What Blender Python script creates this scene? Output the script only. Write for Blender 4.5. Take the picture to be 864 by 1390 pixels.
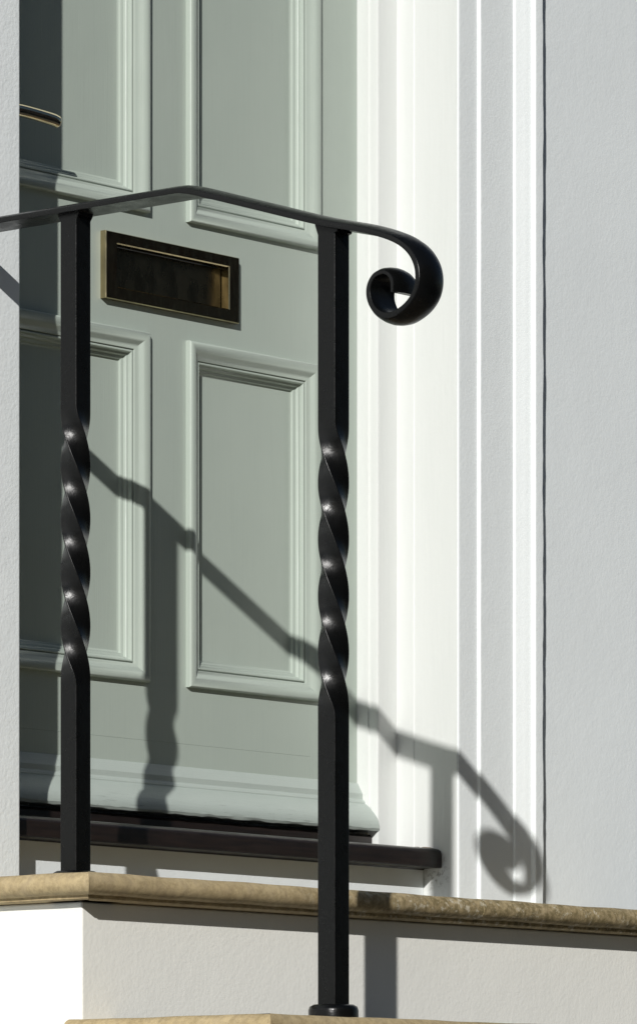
import bpy, bmesh, math, random
from mathutils import Vector, Matrix
R_ = math.radians
random.seed(7)
for o in list(bpy.data.objects):
    bpy.data.objects.remove(o, do_unlink=True)
S = bpy.context.scene
COL = S.collection

# ------------------------------------------------------------------ camera
# X runs along the house front, Y into the house, Z up; metres.
PW, PH = 864.0, 1390.0
FPX, YAW, HOR, CXP = 6930.0, R_(49.7), 1615.0, 432.0     # focal length in px, yaw from the facade normal, horizon row
CAM = Vector((-5.6579, -4.5376, 1.20))
RV = Vector((math.cos(YAW), -math.sin(YAW), 0)); FV = Vector((math.sin(YAW), math.cos(YAW), 0))
cd = bpy.data.cameras.new('camera'); cam = bpy.data.objects.new('camera', cd); COL.objects.link(cam)
cam.location = CAM; cam.rotation_euler = (R_(90), 0, -YAW)
cd.sensor_fit = 'HORIZONTAL'; cd.sensor_width = 36; cd.lens = FPX / PW * 36
cd.shift_y = (HOR - PH / 2) / PW; cd.shift_x = 0
cd.clip_start = 0.1; cd.clip_end = 3000
S.camera = cam

# ------------------------------------------------------------------ light
SUN_AZ, SUN_EL = R_(57.16), R_(23.6)          # light travels towards +X +Y
ld = Vector((math.sin(SUN_AZ) * math.cos(SUN_EL), math.cos(SUN_AZ) * math.cos(SUN_EL), -math.sin(SUN_EL)))
w = bpy.data.worlds.new('World'); S.world = w; w.use_nodes = True
wn = w.node_tree.nodes; wl = w.node_tree.links
bg = wn['Background']; sky = wn.new('ShaderNodeTexSky'); sky.sky_type = 'NISHITA'
sky.sun_disc = False; sky.sun_elevation = SUN_EL; sky.sun_rotation = SUN_AZ + math.pi
sky.air_density = 1.0; sky.dust_density = 0.3; sky.ozone_density = 2.0
wl.new(sky.outputs[0], bg.inputs[0]); bg.inputs[1].default_value = 0.056
sd = bpy.data.lights.new('sun', 'SUN'); sd.energy = 5.0; sd.angle = R_(0.55); sd.color = (1.0, 0.98, 0.945)
so = bpy.data.objects.new('sun', sd); COL.objects.link(so)
so.rotation_euler = ld.to_track_quat('-Z', 'Y').to_euler(); so.location = (-8, -6, 8)
vs = S.view_settings; vs.view_transform = 'Standard'; vs.look = 'None'; vs.gamma = 1; vs.exposure = -0.32
vs.use_curve_mapping = False

# ------------------------------------------------------------------ pixel helpers (a pixel gives a direction, the plane gives the distance)
def ray(u): return RV * ((u - CXP) / FPX) + FV
def onY(u, Y):
    r = ray(u); return CAM.x + (Y - CAM.y) / r.y * r.x
def onX(u, X):
    r = ray(u); return CAM.y + (X - CAM.x) / r.x * r.y
def zat(X, Y, v):
    d = (Vector((X, Y, 0)) - Vector((CAM.x, CAM.y, 0))).dot(FV); return CAM.z + (HOR - v) * d / FPX

# ------------------------------------------------------------------ materials
def mat(name, col, rough=0.5, metal=0.0, spec=0.5, coat=0.0):
    m = bpy.data.materials.new(name); m.use_nodes = True
    b = m.node_tree.nodes['Principled BSDF']
    b.inputs['Base Color'].default_value = (*col, 1); b.inputs['Roughness'].default_value = rough
    b.inputs['Metallic'].default_value = metal; b.inputs['Specular IOR Level'].default_value = spec
    b.inputs['Coat Weight'].default_value = coat; b.inputs['Coat Roughness'].default_value = 0.08
    return m, m.node_tree.nodes, m.node_tree.links, b
def coords(N, L, scale=(1, 1, 1)):
    g = N.new('ShaderNodeNewGeometry'); mp = N.new('ShaderNodeMapping'); mp.inputs['Scale'].default_value = scale
    L.new(g.outputs['Position'], mp.inputs['Vector']); return mp.outputs[0]
def noise(N, L, vec, scale, detail=3, rough=0.5, dist=0.0):
    n = N.new('ShaderNodeTexNoise'); n.inputs['Scale'].default_value = scale; n.inputs['Detail'].default_value = detail
    n.inputs['Roughness'].default_value = rough; n.inputs['Distortion'].default_value = dist
    L.new(vec, n.inputs['Vector']); return n.outputs['Fac']
def ramp(N, L, fac, stops):
    r = N.new('ShaderNodeValToRGB'); L.new(fac, r.inputs['Fac'])
    e = r.color_ramp.elements
    while len(e) < len(stops): e.new(0.5)
    for k, (p, c) in enumerate(stops):
        e[k].position = p; e[k].color = (*c, 1) if len(c) == 3 else c
    return r.outputs['Color']
def mixc(N, L, fac, a, b, mode='MIX'):
    m = N.new('ShaderNodeMix'); m.data_type = 'RGBA'; m.blend_type = mode
    if isinstance(fac, float): m.inputs[0].default_value = fac
    else: L.new(fac, m.inputs[0])
    for k, x in ((6, a), (7, b)):
        if isinstance(x, tuple): m.inputs[k].default_value = (*x, 1)
        else: L.new(x, m.inputs[k])
    return m.outputs[2]
def bump(N, L, b, hs, prev=None):
    for h, st, di in hs:
        n = N.new('ShaderNodeBump'); n.inputs['Strength'].default_value = st; n.inputs['Distance'].default_value = di
        L.new(h, n.inputs['Height'])
        if prev is not None: L.new(prev, n.inputs['Normal'])
        prev = n.outputs[0]
    L.new(prev, b.inputs['Normal'])
def maprange(N, L, v, a, b, c=0.0, d=1.0):
    m = N.new('ShaderNodeMapRange'); L.new(v, m.inputs[0])
    for k, x in zip((1, 2, 3, 4), (a, b, c, d)): m.inputs[k].default_value = x
    return m.outputs[0]

def stucco(name, col, dirt, amp):
    m, N, L, b = mat(name, col, 0.55, spec=0.35)
    v = coords(N, L)
    big = noise(N, L, v, 5.0, 4, 0.6); vs_ = coords(N, L, (9, 9, 1.2)); st = noise(N, L, vs_, 2.0, 4, 0.6)
    c = mixc(N, L, maprange(N, L, big, .35, .75), col, tuple(x * dirt for x in col))
    c = mixc(N, L, maprange(N, L, st, .55, .8, 0, .35), c, tuple(x * dirt * .96 for x in col))
    L.new(c, b.inputs['Base Color'])
    bump(N, L, b, [(noise(N, L, v, 42, 2, .5), .14 * amp, .006), (noise(N, L, v, 190, 3, .55), .36 * amp, .0022), (noise(N, L, v, 520, 2, .5), .25 * amp, .0006)])
    return m
M = {}
M['stucco'] = stucco('stucco_wall', (.82, .858, .862), .96, .42)
M['architrave'] = stucco('painted_render', (.81, .845, .845), .97, .5)
M['rough_render'] = stucco('rough_painted_render', (.81, .845, .845), .96, .8)
M['plinth'] = stucco('cream_plinth_render', (.855, .85, .795), .95, .5)
def reveal_mat():
    m, N, L, b = mat('white_gloss_paint', (.71, .727, .708), .4, spec=.4)
    v = coords(N, L, (8, 8, 1.0)); v2 = coords(N, L)
    c = mixc(N, L, maprange(N, L, noise(N, L, v, 3, 4, .6), .45, .8, 0, .6), (.71, .727, .708), (.67, .69, .67))
    d = N.new('ShaderNodeVectorMath'); d.operation = 'DISTANCE'; L.new(v2, d.inputs[0]); d.inputs[1].default_value = (0, .043, 1.651)
    near = maprange(N, L, d.outputs['Value'], .034, .006); sp1 = maprange(N, L, noise(N, L, v2, 130, 4, .7), .50, .62)
    q = N.new('ShaderNodeMath'); q.operation = 'MULTIPLY'; L.new(near, q.inputs[0]); L.new(sp1, q.inputs[1])
    q2 = N.new('ShaderNodeMath'); q2.operation = 'MULTIPLY'; q2.inputs[1].default_value = .6; L.new(q.outputs[0], q2.inputs[0])
    c = mixc(N, L, q2.outputs[0], c, (.10, .085, .06))
    L.new(c, b.inputs['Base Color'])
    bump(N, L, b, [(noise(N, L, coords(N, L, (30, 30, 2)), 6, 3), .12, .004), (noise(N, L, v2, 150, 2), .1, .001)])
    return m
M['reveal'] = reveal_mat()
def door_mat(nm='sage_green_paint', a=(.418, .474, .420), a2=(.396, .452, .402), a3=(.365, .418, .370), crack=0):
    m, N, L, b = mat(nm, (.4, .44, .4), .34, spec=.45)
    g = coords(N, L, (90, 90, 1.6)); v = coords(N, L)
    gr = noise(N, L, g, 5, 4, .6, .3); big = noise(N, L, v, 4, 4, .55)
    c = mixc(N, L, maprange(N, L, big, .3, .75), a, a2)
    c = mixc(N, L, maprange(N, L, gr, .5, .78, 0, .35), c, a3)
    L.new(c, b.inputs['Base Color'])
    L.new(maprange(N, L, noise(N, L, v, 22, 4), .3, .8, .28, .46), b.inputs['Roughness'])
    hs = [(gr, .16, .0012), (noise(N, L, v, 9, 2), .10, .01), (noise(N, L, v, 260, 2), .06, .0006)]
    if crack:                                                       # fine checks along the grain of the exposed timber, low on the board
        ck = noise(N, L, coords(N, L, (2.2, 40, 60)), 9, 5, .7, .8); sp_ = N.new('ShaderNodeSeparateXYZ'); L.new(v, sp_.inputs[0])
        low = maprange(N, L, sp_.outputs[2], 1.745, 1.715); mm = N.new('ShaderNodeMath'); mm.operation = 'MULTIPLY'
        L.new(maprange(N, L, ck, .60, .66), mm.inputs[0]); L.new(low, mm.inputs[1])
        c = mixc(N, L, mm.outputs[0], c, tuple(x * .55 for x in a3)); L.new(c, b.inputs['Base Color']); hs = hs[1:] + [(ck, .35, .0016)]
    bump(N, L, b, hs)
    return m
M['door'] = door_mat()
M['door_skylit'] = door_mat('skylit_green_paint', (.45, .505, .465), (.41, .465, .43), (.39, .44, .40), .3)  # same paint, paler and bluer: sky light put into the weatherboard's colour
def iron_mat():
    m, N, L, b = mat('black_gloss_iron', (.0032, .0034, .0034), .25, spec=.25)
    v = coords(N, L)
    L.new(maprange(N, L, noise(N, L, v, 60, 4), .3, .75, .24, .38), b.inputs['Roughness'])
    bump(N, L, b, [(noise(N, L, v, 90, 3, .5), .2, .0016), (noise(N, L, v, 420, 3, .6), .3, .0005)])
    return m
M['iron'] = iron_mat()
def brass_mat():
    m, N, L, b = mat('tarnished_brass', (.62, .46, .22), .2, metal=1)
    v = coords(N, L); vv = coords(N, L, (60, 60, 12))
    c = mixc(N, L, maprange(N, L, noise(N, L, v, 40, 5, .65), .35, .7), (.40, .33, .19), (.28, .23, .14))
    L.new(c, b.inputs['Base Color'])
    L.new(maprange(N, L, noise(N, L, vv, 2, 4, .6), .4, .75, .08, .22), b.inputs['Roughness'])
    bump(N, L, b, [(noise(N, L, v, 45, 2), .06, .001)])
    return m
M['brass'] = brass_mat()
m, N, L, b = mat('dark_reflection_brass', (.13, .108, .068), .3, metal=1)  # letter flap: its dark reflection is put into the base colour
L.new(maprange(N, L, noise(N, L, coords(N, L, (16, 16, 7)), 3, 5, .6), .35, .7, .22, .36), b.inputs['Roughness']); M['dark_reflection_brass'] = m
m, N, L, b = mat('polished_brass', (.72, .60, .40), .08, metal=1); M['chrome'] = m
def sill_mat():
    m, N, L, b = mat('dark_brown_gloss', (.020, .013, .010), .25, spec=.5)
    v = coords(N, L, (2, 30, 30)); g = noise(N, L, v, 9, 4, .6)
    L.new(mixc(N, L, maprange(N, L, g, .35, .75), (.009, .0062, .0055), (.020, .0125, .010)), b.inputs['Base Color'])
    L.new(maprange(N, L, noise(N, L, coords(N, L), 30, 4), .3, .8, .3, .5), b.inputs['Roughness'])
    bump(N, L, b, [(g, .2, .001), (noise(N, L, coords(N, L), 120, 3), .2, .0008)])
    return m
M['sill'] = sill_mat()
def stone_mat():
    m, N, L, b = mat('sandstone', (.4, .31, .19), .75, spec=.25)
    v = coords(N, L)
    n1 = noise(N, L, v, 14, 6, .65); n2 = noise(N, L, v, 60, 5, .65); n3 = noise(N, L, v, 70, 6, .8); n4 = noise(N, L, v, 85, 6, .8)
    c = mixc(N, L, maprange(N, L, n1, .3, .7), (.50, .40, .235), (.41, .315, .17))
    c = mixc(N, L, maprange(N, L, n2, .45, .75, 0, .7), c, (.30, .235, .15))
    sep = N.new('ShaderNodeSeparateXYZ'); g = N.new('ShaderNodeNewGeometry'); L.new(g.outputs['Position'], sep.inputs[0])
    grow = maprange(N, L, sep.outputs[0], -.95, -.55)                         # lichen and soot further along the kerb
    def mul(a, k):
        q = N.new('ShaderNodeMath'); q.operation = 'MULTIPLY'; L.new(a, q.inputs[0])
        if isinstance(k, float): q.inputs[1].default_value = k
        else: L.new(k, q.inputs[1])
        return q.outputs[0]
    c = mixc(N, L, mul(maprange(N, L, n4, .44, .62), .65), c, (.25, .19, .10))
    dark = mul(maprange(N, L, n4, .36, .60), grow); c = mixc(N, L, mul(dark, .85), c, (.15, .12, .055))
    lich = mul(maprange(N, L, n3, .56, .62), grow); c = mixc(N, L, mul(lich, .8), c, (.58, .53, .41))
    L.new(c, b.inputs['Base Color'])
    bump(N, L, b, [(n1, .10, .003), (n4, .22, .0014), (noise(N, L, v, 330, 3, .6), .4, .0008)])
    return m
M['stone'] = stone_mat()
def simple(name, c1, c2, sc, rough, bd=.002):
    m, N, L, b = mat(name, c1, rough); v = coords(N, L); n = noise(N, L, v, sc, 5, .6)
    L.new(mixc(N, L, maprange(N, L, n, .3, .7), c1, c2), b.inputs['Base Color']); bump(N, L, b, [(noise(N, L, v, sc * 8, 3), .4, bd)])
    return m
M['filler'] = simple('dirty_filler', (.09, .065, .045), (.20, .15, .11), 160, .9, .001)
M['paving'] = simple('pavement_slabs', (.07, .07, .069), (.052, .052, .051), 3, .8)
M['tread'] = simple('low_bounce_tread', (.075, .074, .072), (.055, .054, .053), 8, .8)  # unseen lower treads, darkened to cut light bounced onto the house front
M['asphalt'] = simple('asphalt', (.055, .055, .055), (.04, .04, .042), 5, .85)
M['slate'] = simple('roof_slate', (.07, .075, .085), (.05, .05, .06), 6, .6)
M['glass'] = mat('window_glass', (.02, .022, .025), .05)[0]
M['white_wood'] = simple('white_window_paint', (.75, .75, .73), (.7, .7, .68), 4, .5)
def brick_mat(name, c1, c2):
    m, N, L, b = mat(name, c1, .85); t = N.new('ShaderNodeTexBrick'); g = N.new('ShaderNodeNewGeometry')
    mp = N.new('ShaderNodeMapping'); mp.inputs['Rotation'].default_value = (R_(90), 0, 0); L.new(g.outputs['Position'], mp.inputs[0]); L.new(mp.outputs[0], t.inputs['Vector'])
    t.inputs['Color1'].default_value = (*c1, 1); t.inputs['Color2'].default_value = (*c2, 1); t.inputs['Mortar'].default_value = (.3, .27, .23, 1)
    t.inputs['Scale'].default_value = 4.4; L.new(t.outputs['Color'], b.inputs['Base Color']); return m
M['brick1'] = brick_mat('red_brick', (.22, .09, .055), (.17, .07, .045))
M['brick2'] = brick_mat('brown_brick', (.17, .11, .07), (.13, .085, .055))
M['brick4'] = brick_mat('yellow_stock_brick', (.26, .20, .11), (.21, .16, .09))
M['brick5'] = brick_mat('plum_brick', (.14, .06, .065), (.11, .05, .055))
M['brick3'] = brick_mat('dark_brick', (.12, .07, .05), (.10, .06, .045))

# ------------------------------------------------------------------ builders
def empty(name, loc, label=None, cat=None, group=None):
    o = bpy.data.objects.new(name, None); COL.objects.link(o); o.location = loc; o.empty_display_size = .05
    if label: o['label'] = label; o['category'] = cat
    if group: o['group'] = group
    return o
def root_loc(o):
    p = Vector((0, 0, 0))
    while o is not None: p = p + o.location; o = o.parent
    return p
def obj(name, bm, m, parent=None, smooth=None, bev=0.0, seg=2, label=None):
    """one mesh object; vertices are given in world metres, the origin goes to the middle of the piece"""
    bmesh.ops.recalc_face_normals(bm, faces=bm.faces[:])
    lo = Vector([min(v.co[k] for v in bm.verts) for k in range(3)]); hi = Vector([max(v.co[k] for v in bm.verts) for k in range(3)])
    c = (lo + hi) / 2
    bmesh.ops.translate(bm, verts=bm.verts[:], vec=-c)
    me = bpy.data.meshes.new(name); bm.to_mesh(me); bm.free()
    me.materials.append(M[m])
    o = bpy.data.objects.new(name, me); COL.objects.link(o)
    if parent is not None: o.parent = parent; o.location = c - root_loc(parent)
    else: o.location = c
    if smooth is not None:
        for p in me.polygons: p.use_smooth = True
        me.set_sharp_from_angle(angle=R_(smooth))
        wm = o.modifiers.new('weighted', 'WEIGHTED_NORMAL'); wm.keep_sharp = True; wm.mode = 'FACE_AREA'
    if bev > 0:
        b = o.modifiers.new('bevel', 'BEVEL'); b.width = bev; b.segments = seg; b.limit_method = 'ANGLE'; b.angle_limit = R_(40)
        for p in me.polygons: p.use_smooth = True
        me.set_sharp_from_angle(angle=R_(35)); b.harden_normals = True
    if label: o['label'] = label
    return o
def box(bm, x0, x1, y0, y1, z0, z1):
    v = [bm.verts.new(p) for p in ((x0, y0, z0), (x1, y0, z0), (x1, y1, z0), (x0, y1, z0), (x0, y0, z1), (x1, y0, z1), (x1, y1, z1), (x0, y1, z1))]
    for f in ((0, 3, 2, 1), (4, 5, 6, 7), (0, 1, 5, 4), (1, 2, 6, 5), (2, 3, 7, 6), (3, 0, 4, 7)): bm.faces.new([v[k] for k in f])
def boxo(name, x0, x1, y0, y1, z0, z1, m, parent=None, bev=0.0, **k):
    bm = bmesh.new(); box(bm, x0, x1, y0, y1, z0, z1); return obj(name, bm, m, parent, bev=bev, **k)
def prism(bm, prof, fn, t0, t1, n=1):
    """closed profile list (a, b) swept from t0 to t1; fn(a, b, t) gives the point"""
    rings = [[bm.verts.new(fn(a, b, t0 + (t1 - t0) * k / n)) for a, b in prof] for k in range(n + 1)]
    c = len(prof)
    for r0, r1 in zip(rings, rings[1:]):
        for k in range(c): bm.faces.new((r0[k], r0[(k + 1) % c], r1[(k + 1) % c], r1[k]))
    bm.faces.new(rings[0]); bm.faces.new(rings[-1][::-1])
def catmull(pts, n=8):
    P = [Vector(p) for p in pts]; P = [P[0] * 2 - P[1]] + P + [P[-1] * 2 - P[-2]]; out = []
    for k in range(1, len(P) - 2):
        a, b_, c, d = P[k - 1:k + 3]
        for j in range(n):
            t = j / n; out.append(.5 * ((2 * b_) + (c - a) * t + (2 * a - 5 * b_ + 4 * c - d) * t * t + (3 * b_ - a - 3 * c + d) * t ** 3))
    out.append(P[-2]); return out
def structure(o): o['kind'] = 'structure'; return o

# ------------------------------------------------------------------ measured layout
W0 = -0.899                       # left edge of the opening (right edge is X = 0)
MID = W0 / 2
YF, XF, YD = 0.1118, 0.0429, 0.1512   # frame face, frame width, door face
ZL = 0.378 + 1.2                  # landing
ZT = 4.2                          # height of the wall that is built
DZ0, DZ1 = 0.512 + 1.2, 0.512 + 1.2 + 2.03
HEAD = DZ1 + .045
XR, Y1P, Y2P = -1.022, -0.2112, -0.6294    # plane of the handrail, its two posts
XLD, XRD, YLF = -1.215, 2 * MID + 1.215, -0.413   # landing: left, right, front edges of the nosing
NOSE = .03

# ------------------------------------------------------------------ ground and street
def sheet(name, x0, x1, y0, y1, z, m):
    bm = bmesh.new(); bm.faces.new([bm.verts.new(p) for p in ((x0, y0, z), (x1, y0, z), (x1, y1, z), (x0, y1, z))]); return structure(obj(name, bm, m))
sheet('ground', -700, 700, -700, 700, -.104, 'paving')
structure(boxo('pavement', -60, 60, -5.9, .2, -.25, 0.0, 'paving', bev=.01))
sheet('road', -300, 300, -11.6, -5.9, -.1, 'asphalt')

# ------------------------------------------------------------------ house front
house = empty('house', (MID, 0, 0), 'white stuccoed house front with stepped architrave around the recessed green door', 'house')
YW = .003                        # wall plane beside the architrave
AE = .166                         # outer edge of the architrave
bm = bmesh.new(); box(bm, AE - .02, 9, YW, .45, -.2, ZT); obj('wall', bm, 'stucco', house)
bm = bmesh.new(); box(bm, -9, W0 - AE + .008, YW, .45, -.2, ZT); obj('wall', bm, 'stucco', house)
bm = bmesh.new(); box(bm, W0 - AE + .02, AE - .02, YW, .45, HEAD + AE - .02, ZT); obj('wall', bm, 'stucco', house)
prof = [(0, .13), (0, .004), (.0012, .0012), (.004, 0), (.0425, 0), (.0434, -.0010), (.0437, -.0034), (.0452, -.0046), (.0475, -.0047), (.1195, -.0047),
        (.1203, -.0055), (.1206, -.0075), (.1222, -.0086), (.128, -.0104), (.134, -.0130), (.140, -.0152), (.1462, -.0166), (.1466, -.0176), (.1470, -.0205), (.1484, -.0228), (.1505, -.0236), (AE - .0012, -.0236), (AE, -.022), (AE, .13)]
def arch(name, fn, m='architrave'):
    bm = bmesh.new(); prism(bm, prof, fn, ZL - .2, HEAD + AE + .15, 220); rj = random.Random(21); wv = {}
    for v in bm.verts:
        k = round(v.co.z, 4); a = abs(v.co.x) if v.co.x > -.4 else W0 - v.co.x
        if k not in wv: wv[k] = (.0006 * math.sin(k * 19) + .0004 * math.sin(k * 53 + 1) + rj.uniform(-.0005, .0005), rj.uniform(-.0003, .0003))
        s_ = 1 if v.co.x > -.4 else -1
        if v.co.y < .1: v.co.x += s_ * (wv[k][0] if a > .155 else (wv[k][1] if a > .03 else 0))
    return obj(name, bm, m, house, smooth=28)
arch('architrave', lambda a, b, t: (a, b, t))
arch('architrave', lambda a, b, t: (W0 - a - (.012 if a > .04 else 0), b, t), 'rough_render')
bm = bmesh.new(); prism(bm, prof, lambda a, b, t: (t, b, HEAD + a), W0 + .002, -.002); obj('architrave', bm, 'architrave', house, smooth=28)
# door frame: jambs with a small moulded edge, and a head
jp = [(0, YF + .0005), (-XF + .004, YF + .0005), (-XF + .001, YF + .0015), (-XF, YF + .004), (-XF, YF + .013), (-XF + .0025, YF + .0145), (-XF + .0025, YF + .0185), (-XF, YF + .020), (-XF, YD + .06), (0, YD + .06)]
frame = obj('door_frame', (lambda b_: (prism(b_, [(W0 + XF, YF), (-XF, YF), (-XF, YD + .06), (W0 + XF, YD + .06)], lambda a, b, t: (a, b, t), DZ1 + .003, HEAD + .02), b_)[1])(bmesh.new()), 'reveal', house)
bm = bmesh.new(); prism(bm, [(a - .0006, b) for a, b in jp], lambda a, b, t: (a, b, t), .455 + 1.2, HEAD); obj('jamb', bm, 'reveal', frame, smooth=30)
bm = bmesh.new(); prism(bm, [(a - .0006, b) for a, b in jp], lambda a, b, t: (W0 - a, b, t), .455 + 1.2, HEAD); obj('jamb', bm, 'reveal', frame, smooth=30)
# plaster linings of the opening, 0.6 mm proud of the render so that they read as smooth gloss paint
for s in (0, 1):
    p = [(.004, YF + .001), (-.0012, YF + .001), (-.0012, .082), (-.00015, .0800), (-.00015, .0030), (.004, .0030)]
    bm = bmesh.new(); prism(bm, p, (lambda a, b, t: (a, b, t)) if s else (lambda a, b, t: (W0 - a, b, t)), ZL - .1, HEAD); obj('reveal', bm, 'reveal', house, smooth=20)
# riser under the sill
boxo('riser', W0 + .0008, -.0016, .0634, .3, ZL - .1, .472 + 1.2, 'architrave', house)
# sill: dark painted timber nose plus an upright strip under the door
sp = [(.030, .4575), (.0285, .459), (.0285, .4775), (.030, .4815), (.034, .4842), (.040, .4856), (YD + .05, .490), (YD + .05, .4555), (.062, .4555), (.0600, .4575)]
bm = bmesh.new(); prism(bm, [(a, b + 1.2) for a, b in sp], lambda a, b, t: (t, a, b), W0 + .003, -.003, 24)
rnd = random.Random(3)
door_sill = obj('door_sill', bm, 'sill', house, smooth=40)
bm = bmesh.new(); prism(bm, [(.122, .486), (.122, .503), (.126, .507), (YD + .05, .5105), (YD + .05, .486)], lambda a, b, t: (t, a, b + 1.2), W0 + XF + .003, -XF - .003); obj('water_bar', bm, 'sill', door_sill, smooth=40)

bm = bmesh.new(); rd = random.Random(5); yy = .050; top = []
while yy < .118: top.append((yy, .4852 + 1.2 + (yy - .04) * .04 + rd.uniform(.0005, .0032))); yy += rd.uniform(.002, .006)
pf = [(top[0][0] - .012, 1.6846)] + top + [(.119, 1.686)]
prism(bm, pf, lambda a, b, t: (t, a, b), -.0075, -.0022)
obj('old_filler', bm, 'filler', door_sill)
bm = bmesh.new(); xx = -.0445; pf = [(xx, 1.686)]
while xx < -.008: pf.append((xx, 1.6868 + rd.uniform(.0005, .0055))); xx += rd.uniform(.002, .005)
pf += [(-.0078, 1.686)]
prism(bm, pf, lambda a, b, t: (a, t, b), YF - .005, YF - .0006)
obj('old_filler', bm, 'filler', door_sill)

# ------------------------------------------------------------------ door
door = empty('front_door', (MID, YD, DZ0), 'sage green panelled front door with brass letter plate, set back behind the railing', 'door')
DXL, DXR = W0 + XF + .0006, -XF - .0012
YB = YD + .044
ZU0, ZU1, ZP0, ZP1 = 1.3335 + 1.2, 2.405 + 1.2, .6922 + 1.2, 1.1702 + 1.2        # outer edges of the mouldings: upper pair, lower pair
XA0, XA1, XB0, XB1 = -.770, -.4915, -.4112, -.1315
ov = .016
boxo('stile', DXL, XA0 + ov, YD, YB, DZ0, DZ1, 'door', door)
boxo('stile', XB1 - ov, DXR, YD, YB, DZ0, DZ1, 'door', door)
boxo('muntin', XA1 - ov, XB0 + ov, YD, YB, ZP0 + ov, ZP1 - ov, 'door', door)
boxo('muntin', XA1 - ov, XB0 + ov, YD, YB, ZU0 + ov, ZU1 - ov, 'door', door)
boxo('rail', XA0 + ov, XB1 - ov, YD, YB, ZU1 - ov, DZ1, 'door', door)
ZJ = .6135 + 1.2
boxo('rail', XA0 + ov, XB1 - ov, YD, YB, ZJ + .00005, ZP0 + ov, 'door', door, bev=.0003)
boxo('rail', XA0 + ov, XB1 - ov, YD, YB, DZ0, ZJ - .00005, 'door', door, bev=.0003)
# lock rail with the letter slot cut through
YPL = YD - .010
px0, px1 = onY(143.7, YPL), onY(325, YPL); pz0, pz1 = .5 * (zat(px0, YPL, 404.6) + zat(px1, YPL, 438.5)), .5 * (zat(px0, YPL, 311.6) + zat(px1, YPL, 349.8))
qx0, qx1 = onY(159.6, YPL), onY(311, YPL); qz0, qz1 = .5 * (zat(qx0, YPL, 389.3) + zat(qx1, YPL, 418.6)), .5 * (zat(qx0, YPL, 330.7) + zat(qx1, YPL, 362.6))
bm = bmesh.new()
g_ = .003
box(bm, XA0 + ov, XB1 - ov, YD, YB, ZP1 - ov, qz0 - g_); box(bm, XA0 + ov, XB1 - ov, YD, YB, qz1 + g_, ZU0 + ov)
box(bm, XA0 + ov, qx0 - g_, YD, YB, qz0 - g_, qz1 + g_); box(bm, qx1 + g_, XB1 - ov, YD, YB, qz0 - g_, qz1 + g_)
obj('rail', bm, 'door', door)
mp_ = [(0, -.003), (0, .0056), (.0008, .0078), (.0026, .0094), (.0052, .0101), (.0082, .0099), (.0115, .0086), (.0148, .0063), (.0182, .0036), (.0215, .0014), (.0242, .0003), (.0250, -.0006), (.0252, -.0050), (.0260, -.0050),
       (.0263, -.0022), (.0274, -.0012), (.0288, -.0016), (.0298, -.0034), (.0303, -.0066), (.0322, -.0074), (.0336, -.0088), (.0343, -.0118), (.0366, -.0124), (.0384, -.0134), (.0392, -.0162), (.0415, -.0170), (.044, -.0185)]
def moulding(x0, x1, z0, z1):
    bm = bmesh.new(); rings = []
    for d, p in mp_:
        y = YD - p
        rings.append([bm.verts.new(q) for q in ((x0 + d, y, z0 + d), (x1 - d, y, z0 + d), (x1 - d, y, z1 - d), (x0 + d, y, z1 - d))])
    # four separate sides so that the mitres stay crisp
    for r0, r1 in zip(rings, rings[1:]):
        for k in range(4): bm.faces.new((r0[k], r0[(k + 1) % 4], r1[(k + 1) % 4], r1[k]))
    o = obj('moulding', bm, 'door', door, smooth=32); return o
for x0, x1 in ((XA0, XA1), (XB0, XB1)):
    for z0, z1 in ((ZP0, ZP1), (ZU0, ZU1)):
        moulding(x0, x1, z0, z1)
        boxo('panel', x0 + .02, x1 - .02, YD + .0172, YB - .008, z0 + .02, z1 - .02, 'door', door)
# weatherboard along the foot of the door
wp = [(-.002, .5825), (.0012, .5820), (.0092, .5682), (.0102, .5664), (.0102, .5590), (.0112, .5575), (.0135, .5560), (.0150, .5535), (.0150, .5518), (.0172, .5505), (.0215, .5475), (.0262, .5432), (.0310, .5385), (.0360, .5325), (.0398, .5262), (.0412, .5200), (.0410, .5150), (.0390, .5118), (-.002, .5128)]
bm = bmesh.new(); prism(bm, [(YD - q, z + 1.2) for q, z in wp], lambda a, b, t: (t, a, b), DXL + .001, DXR + .0008, 60)
for v in bm.verts:                                                    # worn lower edge
    if v.co.z < .5160 + 1.2 and v.co.y < YD - .03: v.co.z += rnd.uniform(-.0008, .0008)
obj('weatherboard', bm, 'door_skylit', door, smooth=24)
# letter plate and flap
bm = bmesh.new()
def ring(bm, a, b_):
    for k in range(4): bm.faces.new((a[k], a[(k + 1) % 4], b_[(k + 1) % 4], b_[k]))
def rect(x0, x1, z0, z1, y): return [bm.verts.new(p) for p in ((x0, y, z0), (x1, y, z0), (x1, y, z1), (x0, y, z1))]
c = .0014
rs = [rect(px0, px1, pz0, pz1, YD + .0005), rect(px0, px1, pz0, pz1, YPL + c), rect(px0 + c * .7, px1 - c * .7, pz0 + c * .7, pz1 - c * .7, YPL), rect(qx0 - c, qx1 + c, qz0 - c, qz1 + c, YPL), rect(qx0, qx1, qz0, qz1, YPL + c), rect(qx0, qx1, qz0, qz1, YD + .012)]
for a, b_ in zip(rs, rs[1:]): ring(bm, a, b_)
plate = obj('letter_plate', bm, 'brass', door)
boxo('flap', qx0 + .0008, qx1 - .0008, YD + .0050, YD + .0090, qz0 + .0008, qz1 - .0008, 'dark_reflection_brass', plate, bev=.0008)
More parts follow.
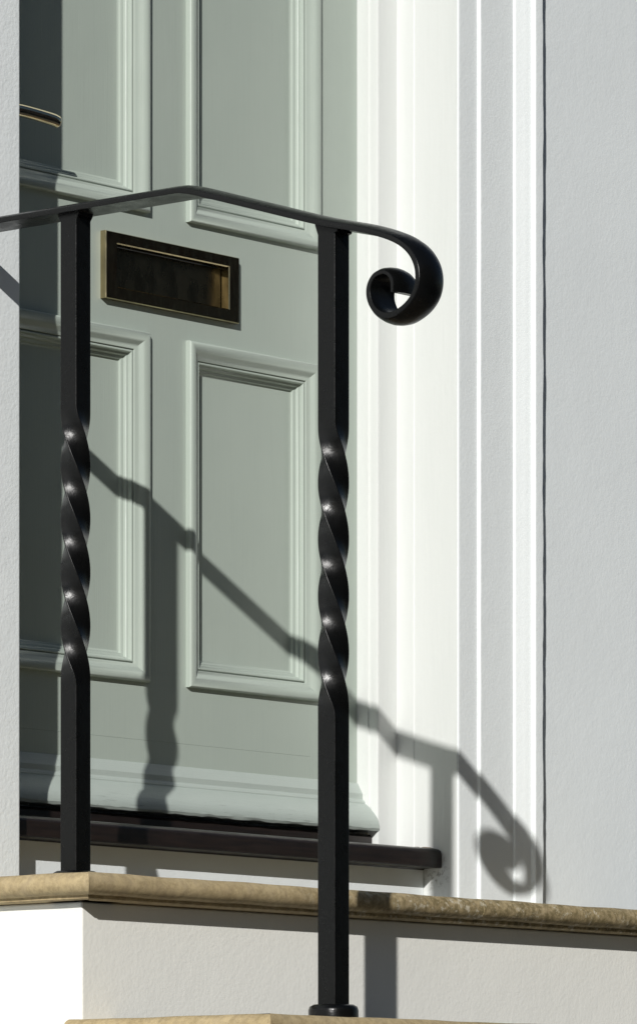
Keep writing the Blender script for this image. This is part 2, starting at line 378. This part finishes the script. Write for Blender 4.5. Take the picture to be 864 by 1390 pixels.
# lever handle on its rose
YH = YD - .052
hx1 = onY(80, YH); hz = zat(hx1, YH, 166); hz0 = hz + .0015
bm = bmesh.new()
path = [(hx1 - .118, YD - .004, hz0 + .002), (hx1 - .118, YH + .012, hz0 + .002), (hx1 - .114, YH + .003, hz0 + .002), (hx1 - .104, YH, hz0 + .002), (hx1 - .07, YH, hz0 + .003), (hx1 - .035, YH, hz0 + .002), (hx1 - .012, YH + .0005, hz0 + .001), (hx1 - .004, YH + .001, hz0), (hx1, YH + .0015, hz0 - .0005)]
pts = catmull(path, 6); rings = []
for k, p in enumerate(pts):
    t = (pts[min(k + 1, len(pts) - 1)] - pts[max(k - 1, 0)]).normalized(); s = t.cross(Vector((0, 0, 1))).normalized(); n = s.cross(t)
    f = k / (len(pts) - 1); ra = .0068; rb = .0085
    if f > .93: q = max(0.0, 1 - ((f - .93) / .07) ** 2) ** .5; ra *= .35 + .65 * q; rb *= .35 + .65 * q
    rings.append([bm.verts.new(p + s * (ra * math.cos(2 * math.pi * j / 14)) + n * (rb * math.sin(2 * math.pi * j / 14))) for j in range(14)])
for r0, r1 in zip(rings, rings[1:]):
    for j in range(14): bm.faces.new((r0[j], r0[(j + 1) % 14], r1[(j + 1) % 14], r1[j]))
bm.faces.new(rings[0]); bm.faces.new(rings[-1][::-1])
lever = obj('door_handle', bm, 'chrome', door, smooth=50)
bm = bmesh.new(); rr = []
for rad, y in ((.026, YD + .0005), (.026, YD - .006), (.024, YD - .008), (.012, YD - .009), (.010, YD - .016)):
    rr.append([bm.verts.new((hx1 - .118 + rad * math.cos(2 * math.pi * j / 32), y, hz0 + .002 + rad * math.sin(2 * math.pi * j / 32))) for j in range(32)])
for r0, r1 in zip(rr, rr[1:]):
    for j in range(32): bm.faces.new((r0[j], r0[(j + 1) % 32], r1[(j + 1) % 32], r1[j]))
bm.faces.new(rr[-1]); obj('rose', bm, 'chrome', lever, smooth=40)

# ------------------------------------------------------------------ landing and steps
steps = empty('entrance_steps', (MID, -.3, 0), 'raised entrance landing with honey sandstone nosing over cream rendered plinth', 'steps')
def nose_profile(th=.0265):
    """(out, z) below the top; out is 0 at the outermost point"""
    r = th / 2; p = [(-.09, 0.0), (-r * .9, 0.0)]
    for k in range(1, 12):
        a = math.pi / 2 - math.pi * k / 12; p.append((-r + r * math.cos(a), -r + r * math.sin(a)))
    p += [(-r * .95, -th), (-.0165, -th - .0008), (-.0165, -th - .0042), (-.0190, -th - .0062), (-.046, -th - .0062), (-.09, -th - .0062)]
    return p
NP = nose_profile()
def nosing(name, a0, a1, fn, m0=0.0, m1=0.0, n=40, seed=1):
    """nosing stone along the parameter a; m0/m1 = 1 mitres that end"""
    rd = random.Random(seed); bm = bmesh.new(); rings = []
    ph = [rd.uniform(0, 6.28) for _ in range(6)]
    for k in range(n + 1):
        f = k / n; ring_ = []
        for out, z in NP:
            a = a0 + (a1 - a0) * f
            if k == 0: a = a0 - out * m0
            if k == n: a = a1 + out * m1
            wob = .0004 * math.sin(a * 23 + ph[0]) + .0003 * math.sin(a * 61 + ph[1])
            ring_.append(bm.verts.new(fn(a, out + (wob if out > -.03 else 0), z + (wob * .8 if -.03 < z else 0))))
        rings.append(ring_)
    c_ = len(NP)
    for r0, r1 in zip(rings, rings[1:]):
        for k in range(c_): bm.faces.new((r0[k], r0[(k + 1) % c_], r1[(k + 1) % c_], r1[k]))
    bm.faces.new(rings[0]); bm.faces.new(rings[-1][::-1])
    return obj(name, bm, 'stone', steps, smooth=40)
def tread(xl, xr, yf, yb, z, nb):
    # front stones, left and right stones; joints are 1.5 mm
    cuts = [xl] + nb + [xr]
    for k in range(len(cuts) - 1):
        a0 = cuts[k] + (.00075 if k else 0); a1 = cuts[k + 1] - (.00075 if k < len(cuts) - 2 else 0)
        nosing('nosing_stone', a0, a1, lambda a, o, zz: (a, yf - o, z + zz), 1.0 if k == 0 else 0, 1.0 if k == len(cuts) - 2 else 0, 36, k + int(z * 100))
    nosing('nosing_stone', yf + .0003, yb, lambda a, o, zz: (xl - o, a, z + zz), 1.0, 0, 14, 11)
    nosing('nosing_stone', yf + .0003, yb, lambda a, o, zz: (xr + o, a, z + zz), 1.0, 0, 14, 12)
    boxo('paving_slab', xl + .0885, xr - .0885, yf + .0885, yb, z - .032, z - .0004, 'stone' if z > ZL - .01 else 'tread', steps)
RISE, GO = .1753, .285
xj = onY(657, YLF)
tread(XLD, XRD, YLF, .0022, ZL, [xj, xj + .52])
ins, insy = .0340, .0430
boxo('plinth_wall', XLD + ins, XRD - ins, YLF + insy, .0022, -.05, ZL - .0330, 'plinth', steps, bev=.003)
for k in range(1, 9):
    z = ZL - RISE * k; yf = YLF - GO * k
    tread(XLD, XRD, yf, yf + GO + insy - .0006, z, [MID])
    boxo('step_wall', XLD + ins, XRD - ins, yf + insy, yf + GO + insy - .0008, -.05, z - .0330, 'plinth', steps, bev=.003)

# ------------------------------------------------------------------ wrought iron handrail
railing = empty('iron_handrail', (XR, Y1P, ZL), 'black wrought iron handrail with two twisted posts and scrolled end', 'handrail')
HW = .0230
XE = XR - HW
def uv(u, v): Y = onX(u, XE); return (Y, zat(XE, Y, v))
ZR = 1.2098 + 1.2
base = [(-.022, ZR), (-.12, ZR), (-.25, ZR), (-.36, ZR), (-.398, ZR - .0003), (-.412, ZR - .0022), (-.427, ZR - .0060), (-.46, ZR - .0160), (-.54, ZR - .0405), (-.62, ZR - .0650)]
c4 = [(0, 180), (120, 205), (250, 245), (335, 290), (395, 348), (432, 420), (446, 495), (442, 565), (420, 635), (375, 700), (315, 750), (255, 776), (200, 768), (150, 726), (121, 660), (120, 590), (145, 530), (185, 500), (222, 497), (252, 520), (266, 560), (268, 628)]
base += [uv(480 + x / 5.4, 280 + y / 5.4) for x, y in c4]
pts = catmull([(0, y, z) for y, z in base], 8)
# cross-section (x across the bar, h away from the flat underside)
sec = [(-HW, 0.0006), (-HW + .0006, 0), (HW - .0006, 0), (HW, .0006), (HW, .0052), (HW - .0012, .0068), (.016, .0098), (.008, .0117), (0, .0124), (-.008, .0117), (-.016, .0098), (-HW + .0012, .0068), (-HW, .0052)]
bm = bmesh.new(); rings = []; n_ = len(pts)
for k, p in enumerate(pts):
    t = (pts[min(k + 1, n_ - 1)] - pts[max(k - 1, 0)]).normalized()
    nrm = Vector((0, t.z, -t.y))                      # outward: up while the path runs towards -Y
    if k == 0: nrm = Vector((0, 0, 1))
    fl = k / (n_ - 1); flat = 1.0 if fl < .80 else 1 - .35 * (fl - .80) / .20
    rings.append([bm.verts.new((XR + x, p.y + nrm.y * h * flat, p.z + nrm.z * h * flat)) for x, h in sec])
for r0, r1 in zip(rings, rings[1:]):
    for j in range(len(sec)): bm.faces.new((r0[j], r0[(j + 1) % len(sec)], r1[(j + 1) % len(sec)], r1[j]))
bm.faces.new(rings[0]); bm.faces.new(rings[-1][::-1])
obj('rail', bm, 'iron', railing, smooth=40)
PB = .0135
def rail_z(y):
    best = min((p for p in pts[:90]), key=lambda p: abs(p.y - y)); return best.z
def post(y, zb, zt0, zt1):
    ztop = rail_z(y) + .001
    zs = [zb, zt1 - .03]
    n = 150
    zs += [zt1 + (zt0 - zt1) * k / n for k in range(n + 1)]
    zs += [zt0 + .03, ztop - .0095, ztop - .004, ztop + .0015]
    c_ = .0014; sq = []
    for qx, qy, a0 in ((1, -1, -90), (1, 1, 0), (-1, 1, 90), (-1, -1, 180)):
        for k in range(4): an = R_(a0 + 30 * k); sq.append((qx * (PB - c_) + c_ * math.cos(an), qy * (PB - c_) + c_ * math.sin(an)))
    # points along the flats keep the twisted faces smooth
    full = []
    for k in range(16):
        a, b_ = sq[k], sq[(k + 1) % 16]; full.append(a)
        if k % 2 == 0 or True:
            if math.dist(a, b_) > .005:
                for j in (1, 2, 3): full.append((a[0] + (b_[0] - a[0]) * j / 4, a[1] + (b_[1] - a[1]) * j / 4))
    bm = bmesh.new(); rings = []
    for z in zs:
        f = (zt0 - z) / (zt0 - zt1); f = min(1, max(0, f))
        e = .05                                       # eased ends
        if f < e: g = f * f / (2 * e)
        elif f > 1 - e: g = 1 - e - (1 - f) ** 2 / (2 * e)
        else: g = f - e / 2
        ang = g / (1 - e) * R_(450)
        fl = 1.0 + (.42 if z > ztop else (.30 if z > ztop - .0045 else 0))      # weld flare under the rail
        ca, sa = math.cos(ang), math.sin(ang); r_ = []
        dz = 0
        for x, yy in full:
            X, Yv = x * ca - yy * sa, (x * sa + yy * ca) * fl
            zz = z
            if z > ztop - .005: zz = z + (rail_z(y + Yv) - rail_z(y))
            r_.append(bm.verts.new((XR + X, y + Yv, zz)))
        rings.append(r_)
    c = len(full)
    for r0, r1 in zip(rings, rings[1:]):
        for k in range(c): bm.faces.new((r0[k], r0[(k + 1) % c], r1[(k + 1) % c], r1[k]))
    bm.faces.new(rings[0]); bm.faces.new(rings[-1][::-1])
    p = obj('twisted_post', bm, 'iron', railing, smooth=45)
    # round foot collar
    bm = bmesh.new(); rr = []
    for rad, z in ((.030, zb), (.030, zb + .010), (.0285, zb + .0145), (.024, zb + .0170), (.017, zb + .0175)):
        rr.append([bm.verts.new((XR + rad * math.cos(2 * math.pi * j / 32), y + rad * math.sin(2 * math.pi * j / 32), z)) for j in range(32)])
    for r0, r1 in zip(rr, rr[1:]):
        for j in range(32): bm.faces.new((r0[j], r0[(j + 1) % 32], r1[(j + 1) % 32], r1[j]))
    bm.faces.new(rr[0]); bm.faces.new(rr[-1]); obj('foot_collar', bm, 'iron', p, smooth=50)
    return p
post(Y1P, ZL - .0004, .972 + 1.2, .623 + 1.2)
post(Y2P, ZL - RISE - .0004, .9124 + 1.2, .5584 + 1.2)
# wall plate where the rail meets the house
boxo('wall_plate', XR - .030, XR + .030, -.0285, -.0225, ZR - .035, ZR + .045, 'iron', railing, bev=.002)

# ------------------------------------------------------------------ terrace across the street (seen only in the brass and the iron)
def terrace(x0, wdt, h, m, label, name):
    Y0 = -13.6
    t = empty(name, (x0 + wdt / 2, Y0, -.1), label, 'house', 'terraced houses across the street')
    boxo('wall', x0, x0 + wdt, Y0 - 8, Y0, -.1, h, m, t)
    bm = bmesh.new(); prism(bm, [(Y0 + .25, h), (Y0 - 4, h + 2.6), (Y0 - 8.25, h)], lambda a, b, q: (q, a, b), x0 + .001, x0 + wdt - .001)
    rf = obj('roof', bm, 'slate', t)
    boxo('chimney', x0 + .3, x0 + 1.1, Y0 - 4.4, Y0 - 3.6, h + 1.9, h + 3.6, m, rf)
    boxo('door', x0 + wdt * .72, x0 + wdt * .72 + .95, Y0 + .002, Y0 + .05, 0, 2.2, 'slate', t, bev=.01)
    for z in (0.95, 4.3, 7.6):
        for fx in (.12, .42) if z < 2 else (.12, .42, .72):
            f = boxo('window', x0 + wdt * fx, x0 + wdt * fx + 1.1, Y0 + .002, Y0 + .07, z, z + 1.7, 'white_wood', t, bev=.01)
            for k in (0, 1): boxo('pane', x0 + wdt * fx + .08, x0 + wdt * fx + 1.02, Y0 + .072, Y0 + .08, z + .08 + .8 * k, z + .82 + .8 * k, 'glass', f)
    return t
for k in range(5):
    terrace(-12 + k * 6.0, 5.99, 10.6 + .25 * (k % 2), ('brick1', 'brick2', 'brick3', 'brick4', 'brick5')[k],
            tuple(c + ' brick terraced house with slate roof across the street' for c in ('red', 'brown', 'dark charcoal', 'yellow stock', 'plum'))[k], 'terraced_house')
